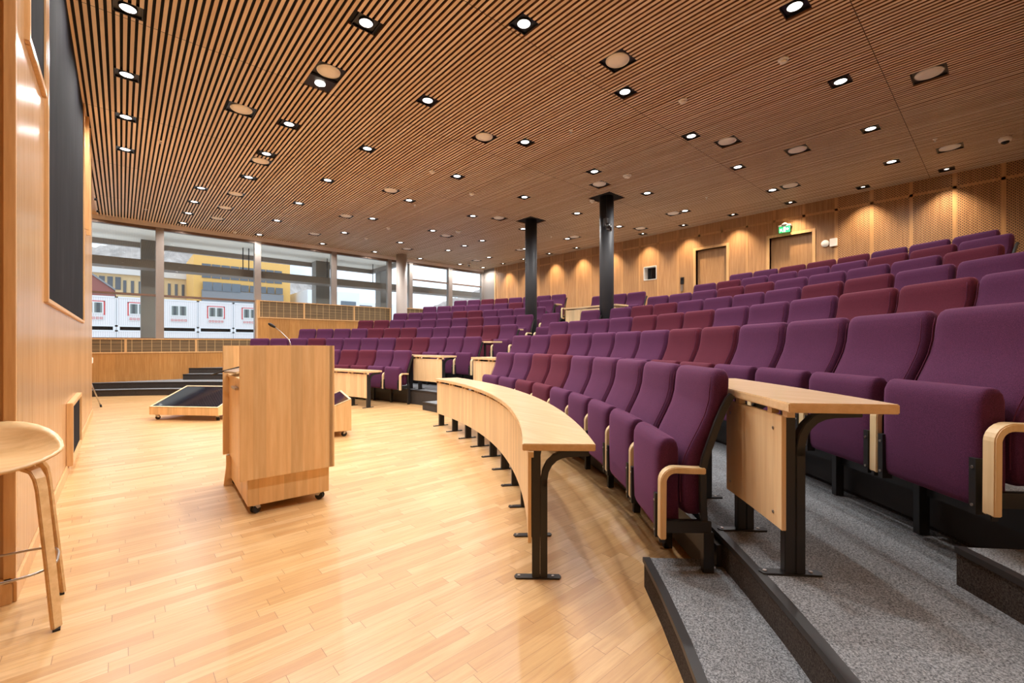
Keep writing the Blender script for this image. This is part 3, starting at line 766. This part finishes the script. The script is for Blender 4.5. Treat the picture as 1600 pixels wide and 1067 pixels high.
# paper on the window side desk
pp=bm_new(); T=Matrix.Translation(pt(8.0,40.6,.741))@Matrix.Rotation(.9,4,'Z'); box(pp,-.12,.12,-.16,.16,0,.012,T=T)
tag(link('paper_stack',pp,m_paper,bevel=.003),'white papers on the far end of the curved desk behind the lectern','paper')

# ================================================================ ceiling fixtures
def line_label(pts,fmt):
    xs=sorted(set(round(p[0],2) for p in pts)); out=[]
    for p in pts:
        same=sorted(q[1] for q in pts if round(q[0],2)==round(p[0],2)); out.append((xs.index(round(p[0],2)),same.index(p[1]),len(same)))
    return out
def tray(bm,hx,hy,z1=.026):
    t=.006
    box(bm,-hx,hx,-hy,hy,z1-.005,z1)
    for a,b,c,e in ((-hx,-hx+t,-hy,hy),(hx-t,hx,-hy,hy),(-hx,hx,-hy,-hy+t),(-hx,hx,hy-t,hy)): box(bm,a,b,c,e,.002,z1)
def lampdata(name,power,color,angle,blend,r):
    l=bpy.data.lights.new(name,'SPOT'); l.energy=power; l.color=color; l.spot_size=R_(angle); l.spot_blend=blend; l.shadow_soft_size=r; return l
LD=lampdata('downlight_lamp',P_DOWN,(1,.975,.95),156,.8,.05)
LWs=lampdata('wash_lamp',P_WASH,(1,.80,.56),86,.9,.03)
def make_down():
    t=thing('downlight','x','ceiling light',(0,0,H))
    bm=bm_new(); tray(bm,.115,.110); link('housing',bm,m_blackgloss,t)
    bm=bm_new(); cyl(bm,(0,0),.066,.010,.021,28); link('lens',bm,m_lens,t)
    bm=bm_new(); lathe(bm,(0,0),[(.066,.021),(.076,.021),(.076,.004),(.067,.006),(.067,.021)],28,cap=False); link('rim',bm,m_black,t)
    lo=bpy.data.objects.new('lamp',LD); COL.objects.link(lo); lo.parent=t; lo.location=(0,0,-.02); return t
def make_wash():
    t=thing('wall_washer','x','ceiling light',(0,0,H))
    bm=bm_new(); tray(bm,.115,.110); link('housing',bm,m_blackgloss,t)
    bm=bm_new(); lathe(bm,(0,0),[(.045,.021),(.045,.004),(.035,.004),(.03,.012),(.03,.021)],20,cap=False); link('lamp_ring',bm,m_steel,t)
    bm=bm_new(); cyl(bm,(0,0),.028,.010,.021,16); link('lens',bm,m_bulb,t)
    lo=bpy.data.objects.new('lamp',LWs); COL.objects.link(lo); lo.parent=t; lo.location=(0,0,-.01); lo.rotation_euler=(0,R_(-6),0); return t
def make_spk():
    t=thing('ceiling_speaker','x','speaker',(0,0,H))
    bm=bm_new(); tray(bm,.168,.16); link('housing',bm,m_blackgloss,t)
    bm=bm_new(); lathe(bm,(0,0),[(.135,.021),(.138,.012),(.134,.004),(.128,.008),(.126,.02)],36,cap=False); link('rim',bm,m_whiteplastic,t)
    bm=bm_new(); lathe(bm,(0,0),[(.128,.02),(.128,.010),(.06,.006),(0,.006)],36); link('grille',bm,m_speaker,t); return t
LW_=['first','second','third','fourth','fifth','sixth','seventh','eighth','ninth','tenth']
pd=make_down(); first=True
ix=line_label(LAMPS,'')
for (x,y),(a,b,n_) in zip(LAMPS,ix):
    xs=a  # line counted from the stage wall
    lab='lit square downlight, %s from the camera in the %s ceiling line from the left wall'%(ORD[b],ORD[a])
    if first: pd.location=(x,y,H); pd['label']=lab; pd['group']='recessed downlights'; first=False
    else: copy_tree(pd,(x,y,H),0,lab,'recessed downlights')
for (x,y),lab in zip(NEARL,('added unseen downlight above the bar stool, just beyond the top of the photo','added unseen downlight ahead of the camera, just beyond the top of the photo','added unseen downlight overhead, right of the camera, beyond the top of the photo')):
    copy_tree(pd,(x,y,H),0,lab,'added unseen downlights near the camera')
pw=make_wash(); first=True
for j,(x,y) in enumerate(WASH):
    lab='bright wall washer, %s from the camera along the rear panelled wall'%ORD[j]
    if first: pw.location=(x,y,H); pw['label']=lab; pw['group']='wall washers along the rear wall'; first=False
    else: copy_tree(pw,(x,y,H),0,lab,'wall washers along the rear wall')
psk=make_spk(); first=True
ix=line_label(SPK,'')
for (x,y),(a,b,n_) in zip(SPK,ix):
    lab='round beige ceiling speaker, %s from the camera in the %s speaker line from the left'%(ORD[b],ORD[a])
    if first: psk.location=(x,y,H); psk['label']=lab; psk['group']='ceiling speakers'; first=False
    else: copy_tree(psk,(x,y,H),0,lab,'ceiling speakers')
# glaring spot sharing a plate with the nearest left speaker
t=thing('glaring_spotlight','glaring round spotlight beside the large beige speaker, upper left ceiling','ceiling light',(1.91,5.86,H))
bm=bm_new(); box(bm,-.168,.168,-.13,.14,.012,.024); link('plate',bm,m_blackgloss,t)
bm=bm_new(); cyl(bm,(0,0),.06,.002,.012,24); link('lens',bm,m_bulb,t)
lo=bpy.data.objects.new('lamp',LD); COL.objects.link(lo); lo.parent=t; lo.location=(0,0,-.02)
# detectors, sprinklers, dome cameras
DET=[(2.52,15.2),(4.476,7.35),(5.727,11.767),(5.742,2.933),(5.752,13.367),(5.795,7.854),(5.799,1.73),(7.426,10.73),(7.481,4.975),(8.165,6.38)]
dl=['small round detector above the window wall, left of the mullion','small round detector in mid ceiling, left of a second one','white detector far off among small ceiling lights','small white round detector on the ceiling, right of centre','pale round detector far off near the windows','small round detector in mid ceiling, right of its twin','white round smoke detector nearest the camera, upper right','white wide detector far away beside a round speaker','wide white detector in front of the nearer black column','round white detector just left of the nearer black column']
pdt=thing('smoke_detector','x','detector',(0,0,H)); bm=bm_new(); lathe(bm,(0,0),[(.055,0),(.058,-.012),(.05,-.022)],24); link('base',bm,m_whiteplastic,pdt)
bm=bm_new(); lathe(bm,(0,0),[(.038,-.022),(.036,-.045),(.02,-.052),(0,-.052)],24); link('sensor_cap',bm,m_whiteplastic,pdt)
for j,(x,y) in enumerate(DET):
    if j==0: pdt.location=(x,y,H); pdt['label']=dl[0]; pdt['group']='smoke detectors'
    else:
        o=copy_tree(pdt,(x,y,H),0,dl[j],'smoke detectors')
        if j in (7,8): o.scale=(1.5,1.5,1)
SPR=[(.455,14.146),(.475,9.238),(5.241,4.507),(5.253,9.409),(9.9,.76),(9.932,4.511),(9.948,9.358)]
sl=['sprinkler head at the far left of the ceiling by the windows','sprinkler head left of centre in the left ceiling','sprinkler head in the middle of the ceiling','sprinkler head deep in mid ceiling beyond the downlights','sprinkler head at the right edge of the ceiling','sprinkler head before the rear wall doors','sprinkler head between the two black columns']
psp=thing('sprinkler','x','sprinkler',(0,0,H)); bm=bm_new(); lathe(bm,(0,0),[(.03,0),(.03,-.006),(.012,-.012),(.010,-.035)],16); link('body',bm,m_whiteplastic,psp)
bm=bm_new(); cyl(bm,(0,0),.018,-.045,-.041,16); tube(bm,[(-.012,0,-.03),(-.012,0,-.043)],.002,6); tube(bm,[(.012,0,-.03),(.012,0,-.043)],.002,6); link('deflector',bm,m_steel,psp)
for j,(x,y) in enumerate(SPR):
    if j==0: psp.location=(x,y,H); psp['label']=sl[0]; psp['group']='sprinkler heads'
    else: copy_tree(psp,(x,y,H),0,sl[j],'sprinkler heads')
for j,((x,y),lab) in enumerate(zip([(10.69,0.0),(10.76,14.76)],('white dome security camera at the right edge of the ceiling','white dome security camera far away near the window corner'))):
    t=thing('dome_camera',lab,'camera',(x,y,H)); bm=bm_new(); lathe(bm,(0,0),[(.075,0),(.08,-.03),(.07,-.06),(.055,-.065)],28); link('housing',bm,m_whiteplastic,t)
    bm=bm_new(); lathe(bm,(0,0),[(.052,-.06),(.046,-.085),(.028,-.10),(0,-.106)],24); link('dome',bm,m_glassblack,t,smooth=True)

# ================================================================ rear wall devices
ex=thing('exit_sign','green and white running-figure exit sign above the right rear door','sign',(XB-.11,3.56,4.03))
bm=bm_new(); box(bm,-.04,.10,-.13,.13,.11,.15); bm2=None; link('housing',bm,flat('sign_housing',srgb(200,200,196),.5),ex,.006)
bm=bm_new(); lathe(bm,(0,-.0),[(.07,.15),(.06,.175),(.03,.195),(0,.198)],20); link('dome',bm,m_whiteplastic,ex)
bm=bm_new(); box(bm,-.03,-.022,-.12,.12,-.04,.11); pl=link('sign_plate',bm,m_exit,ex)
bm=bm_new()
for y0,y1,z0,z1 in ((-.022,.022,-.025,.095),(.075,.10,.02,.055)): box(bm,-.034,-.030,y0,y1,z0,z1)
# arrow and door pictogram
prism(bm,[(-.034,-.10,.035),(-.034,-.065,.065),(-.034,-.065,.005)],(.003,0,0)); box(bm,-.034,-.030,-.066,-.04,.025,.045)
# running figure
tube(bm,[(-.033,.055,.06),(-.033,.065,.03),(-.033,.05,-.005),(-.033,.035,-.02)],.006,6); tube(bm,[(-.033,.065,.03),(-.033,.085,.0),(-.033,.10,-.02)],.006,6)
link('pictogram',bm,m_exitw,pl)
o=tag(link('alarm_sounder',(lambda b:(lathe(b,(0,0),[(.075,0),(.08,.03),(.06,.05),(0,.055)],24),b.transform(Matrix.Translation((XB-.002,2.76,3.60))@Matrix.Rotation(-math.pi/2,4,'Y')),b)[-1])(bm_new()),m_whiteplastic),'round white sounder on the rear wall, right of the exit door','alarm')
t=thing('white_wall_box','square white alarm box on the rear wall beside the round sounder','box',(XB-.03,2.60,3.60))
bm=bm_new(); box(bm,-.03,.03,-.07,.07,-.09,.09); link('case',bm,m_whiteplastic,t,.006)
bm=bm_new(); 
for z in (-.02,.01,.04): box(bm,-.034,-.030,-.04,.04,z,z+.010)
link('grille',bm,m_speaker,t)
t=thing('wall_controller','small black control panel on the rear wall beside the left door','controller',(XB-.015,6.22,3.12))
bm=bm_new(); box(bm,-.02,.015,-.05,.05,-.10,.10); link('case',bm,m_blackgloss,t,.004); bm=bm_new(); box(bm,-.023,-.019,-.035,.035,.01,.07); link('display',bm,m_screen,t)
bm=bm_new(); box(bm,-.03,.0,-.035,.035,-.30,-.12); link('card_holder',bm,m_steel,t,.003)

# ================================================================ outside: soffit, columns, beam
bm=bm_new(); box(bm,-4,8.15,YW+.12,18.3,4.52,4.7); struct('outdoor_soffit',bm,flat('white_soffit',srgb(252,242,226),.6))
bm=bm_new(); box(bm,-4,8.2,18.3,18.45,4.36,4.75); box(bm,8.1,8.25,YW+.12,18.45,4.36,4.75); struct('soffit_edge_beam',bm,m_mull)
for i,(a,b) in enumerate(((.45,.83),(5.62,6.14),(8.25,8.75))):
    bm=bm_new(); box(bm,a,b,17.7,18.2,-3,4.52); struct('outdoor_column',bm,m_concrete)
bm=bm_new(); box(bm,-4,14,16.95,17.1,3.56,3.79); box(bm,-4,14,16.9,17.5,3.54,3.58); struct('outdoor_beam',bm,flat('weathered_steel_beam',srgb(128,114,102),.6,.2))
bm=bm_new()
for x in (3.05,3.22,5.8,6.0,7.6): tube(bm,[(x,17.0,3.78),(x,17.0,4.53)],.015,8)
struct('hanger_rods',bm,m_black)
bm=bm_new(); box(bm,-5,40,19,140,-4.2,-4); struct('outdoor_ground',bm,flat('pale_paving',srgb(205,203,200),.8))

# site containers
m_cont=None
def cont_mat():
    x=M('container_cladding'); c=x.n('ShaderNodeTexCoord'); sep=x.n('ShaderNodeSeparateXYZ'); x.l(c.outputs['Object'],sep.inputs[0])
    fr=x.math('FRACT',x.math('DIVIDE',sep.outputs[0],.14)); rib=x.math('LESS_THAN',fr,.18)
    x.set(Base_Color=x.mix(rib,srgb(224,216,214),srgb(192,184,184)),Roughness=.5); return x.m
m_cont=cont_mat(); m_red=flat('red_paint',srgb(205,60,60),.5); m_curtain=flat('curtain',srgb(120,125,120),.7)
m_cwin=flat('container_window_glass',srgb(70,76,78),.12)
def container(label,x0,z0,red,win=True,group='site office containers'):
    Wc=2.79; Hc=2.55; t=thing('site_container',label,'container',(x0+Wc/2,50,z0),0,group)
    h=Wc/2; bm=bm_new(); box(bm,-h,h,0,6,0,Hc); link('body',bm,m_cont,t)
    bm=bm_new()
    for a in (-h,h-.08): box(bm,a,a+.08,-.05,.05,0,Hc)
    box(bm,-h,h,-.05,.05,Hc-.12,Hc); box(bm,-h,h,-.05,.05,0,.12); link('corner_frame',bm,flat('container_frame_paint',srgb(226,222,222),.5) if 'cfr' not in globals() else cfr,t)
    if win:
        bm=bm_new(); box(bm,-h+.01,h-.01,.3,5.9,-.3,0); link('base_frame',bm,m_dark,t)
        bm=bm_new()
        for a in (-h,h-.2): box(bm,a,a+.2,-.03,.3,-.3,0)
        link('corner_foot',bm,cfr,t)
        bm=bm_new(); box(bm,-.62,.62,-.06,.02,1.05,2.05); wnd=link('window_frame',bm,m_white,t)
        bm=bm_new()
        for a in (-.52,.06): box(bm,a,a+.46,-.075,-.05,1.14,1.96)
        link('pane',bm,m_cwin,wnd)
        bm=bm_new()
        for a in (-.52,-.2,.06,.40): box(bm,a,a+.12,-.085,-.07,1.14,1.96)
        link('curtain',bm,m_curtain,wnd)
        if red:
            bm=bm_new()
            for q in ((-.70,-.62,.95,2.12),(.62,.70,.95,2.12),(-.70,.70,2.05,2.12)): box(bm,q[0],q[1],-.055,.0,q[2],q[3])
            link('red_surround',bm,m_red,t)
        bm=bm_new(); box(bm,-.62,.62,-.065,-.04,.52,.84); s=link('name_strip',bm,m_white,t)
        bm=bm_new()
        for i in range(5):
            cx_=-.48+.24*i
            for q in ((-.09,-.06,.58,.78),(.06,.09,.58,.78),(-.09,.09,.58,.61),(-.09,.09,.75,.78)): box(bm,cx_+q[0],cx_+q[1],-.075,-.06,q[2],q[3])
            box(bm,cx_-.02,cx_+.02,-.075,-.06,.64,.72)
        link('red_lettering',bm,m_red,s)
    else:
        bm=bm_new()
        for a in (-.9,-.5,.5,.9): box(bm,a-.08,a+.08,-.07,0,Hc-.75,Hc-.5)
        link('vent_cover',bm,m_white,t)
    return t
cfr=flat('container_frame_paint',srgb(226,222,222),.5)
nm=['leftmost grey site container outside, partly cut off by the wall','grey site container with red-edged window, left of the concrete column','grey site container partly behind the concrete column','grey site container with plain white window, right of the column','grey site container with red-edged window, second from the raised wall','grey site container nearest the raised wall panel','grey site container hidden mostly behind the raised wall']
xs0=[-5.95,-3.13,-.31,2.51,5.33,8.15,10.97]
for i,x0 in enumerate(xs0): 
    container(nm[i],x0+.015,2.80,i in (1,2,4,5))
for i,x0 in enumerate(xs0):
    container('lower grey container outside, %s from the left'%ORD[i],x0+.015,-.05,False,False,'lower row of site containers')

# buildings
m_yel=flat('yellow_render',srgb(236,184,104),.7); m_cream=flat('cream_render',srgb(232,206,160),.7); m_brown=flat('red_brown_cladding',srgb(150,92,84),.7)
m_gwin=flat('office_glass',srgb(96,100,106),.15); m_grey=flat('grey_cladding',srgb(140,140,142),.6); m_whb=flat('white_render',srgb(236,236,236),.7); m_teal=flat('teal_glass',srgb(104,112,120),.2)
t=thing('yellow_building','large yellow office building with dark window band behind the containers','building',(13.7,75,-4))
bm=bm_new(); box(bm,-6.2,6.2,0,9,0,17.9); link('wall',bm,m_yel,t)
for i in range(9):
    bm=bm_new(); box(bm,-5.25+i*1.15,-4.2+i*1.15,-.08,.1,14.7,16.7); link('window',bm,m_gwin,t)
bm=bm_new(); box(bm,-5.3,5.1,-.5,0,8.2,13.0); link('grey_gallery',bm,m_grey,t)
for i in range(9):
    bm=bm_new(); box(bm,-5.2+i*1.15,-4.2+i*1.15,-.6,-.45,13.05,14.0) if i>3 else box(bm,-5.2+i*1.15,-4.1+i*1.15,-.6,-.45,12.9,14.1); link('window',bm,m_teal if i<4 else m_gwin,t)
t=thing('cream_building','long cream building with narrow vertical windows at far left outside','building',(-1,85,-4))
bm=bm_new(); box(bm,-12,9.5,0,4,0,15.4); link('wall',bm,m_cream,t)
for i in range(14):
    xx=-2.2+i*.85
    for z in (9.6,12.6):
        if i<4 and z>12: bm=bm_new(); box(bm,xx,xx+.6,-.1,0,13.2,15.0)
        else: bm=bm_new(); box(bm,xx,xx+.35,-.1,0,z,z+2.0)
        link('window',bm,m_gwin,t)
bm=bm_new(); box(bm,-12,9.6,-.6,4.2,15.4,16.2); link('roof',bm,m_white,t)
t=thing('yellow_block','small yellow block above the cream building at far left','building',(-4.5,90,-4)); bm=bm_new(); box(bm,-8,2.7,0,8,0,18.2); link('wall',bm,m_yel,t); bm=bm_new(); box(bm,-8,2.8,-.1,8.1,18.2,18.6); link('roof',bm,m_grey,t)
t=thing('red_brown_house','red-brown clad building with sloping roof edge at far left outside','building',(-2.2,65,-4))
bm=bm_new(); prism(bm,[(-9,0,0),(1.65,0,0),(1.65,0,11.2),(-.2,0,12.8),(-9,0,12.8)],(0,10,0)); link('wall',bm,m_brown,t)
bm=bm_new(); prism(bm,[(1.7,-.15,11.2),(1.7,-.15,11.4),(-.2,-.15,13.0),(-9,-.15,13.0),(-9,-.15,12.8),(-.2,-.15,12.8)],(0,10,0)); link('roof_edge',bm,m_grey,t)
t=thing('white_building','white building with teal windows seen over the raised wall','building',(30,70,-4))
bm=bm_new(); box(bm,-9,-1,0,12,0,13.6); box(bm,-1,32,2,12,0,12.4); link('wall',bm,m_whb,t)
for i in range(9):
    bm=bm_new(); xx=-4+i*3.6; y=-.1 if xx<-1 else 1.9; box(bm,xx,xx+2.4,y,y+.1,10.6,12.2 if xx<-1 else 11.9); link('window',bm,m_teal,t)
bm=bm_new(); box(bm,-7.6,-6.8,-.1,0,10.5,12.3); link('window',bm,m_teal,t)
t=thing('pink_building','low pink and white building between the yellow and white ones','building',(25.5,92,-4)); bm=bm_new(); box(bm,-2.6,2.6,0,8,0,13.5); link('wall',bm,flat('pink_render',srgb(214,150,146),.7),t)
for a in (-2,-.6,.8):
    bm=bm_new(); box(bm,a,a+.9,-.1,0,12.0,13.0); link('window',bm,m_whb,t)
# wooded hills
def hill_mat():
    x=M('wooded_hill'); f=x.noise(x.coord(),.12,8,.7)
    x.set(Base_Color=x.ramp(f,[(.35,srgb(150,142,136)),(.55,srgb(184,172,164)),(.7,srgb(206,196,190))]),Roughness=1); return x.m
bm=bm_new(); prev=None
import math as _m
NX=260
for i in range(NX+1):
    x=-160+i*2.4
    hgt=66+3*_m.sin(x*.03)+4*_m.sin(x*.05+1)+random.uniform(-.9,.9)
    if x>100: hgt-=min(34,(x-100)*.45)
    if x>260: hgt+=min(45,(x-260)*.55)
    r=[bm.verts.new((x,380-0*hgt,-10)),bm.verts.new((x,400,hgt*.6)),bm.verts.new((x,430,hgt*1.075)),bm.verts.new((x,520,-10))]
    if prev:
        for j in range(3): bm.faces.new((prev[j],r[j],r[j+1],prev[j+1]))
    prev=r
tag(link('wooded_hill',bm,hill_mat()),'hazy wooded hillside behind the buildings outside','hill')
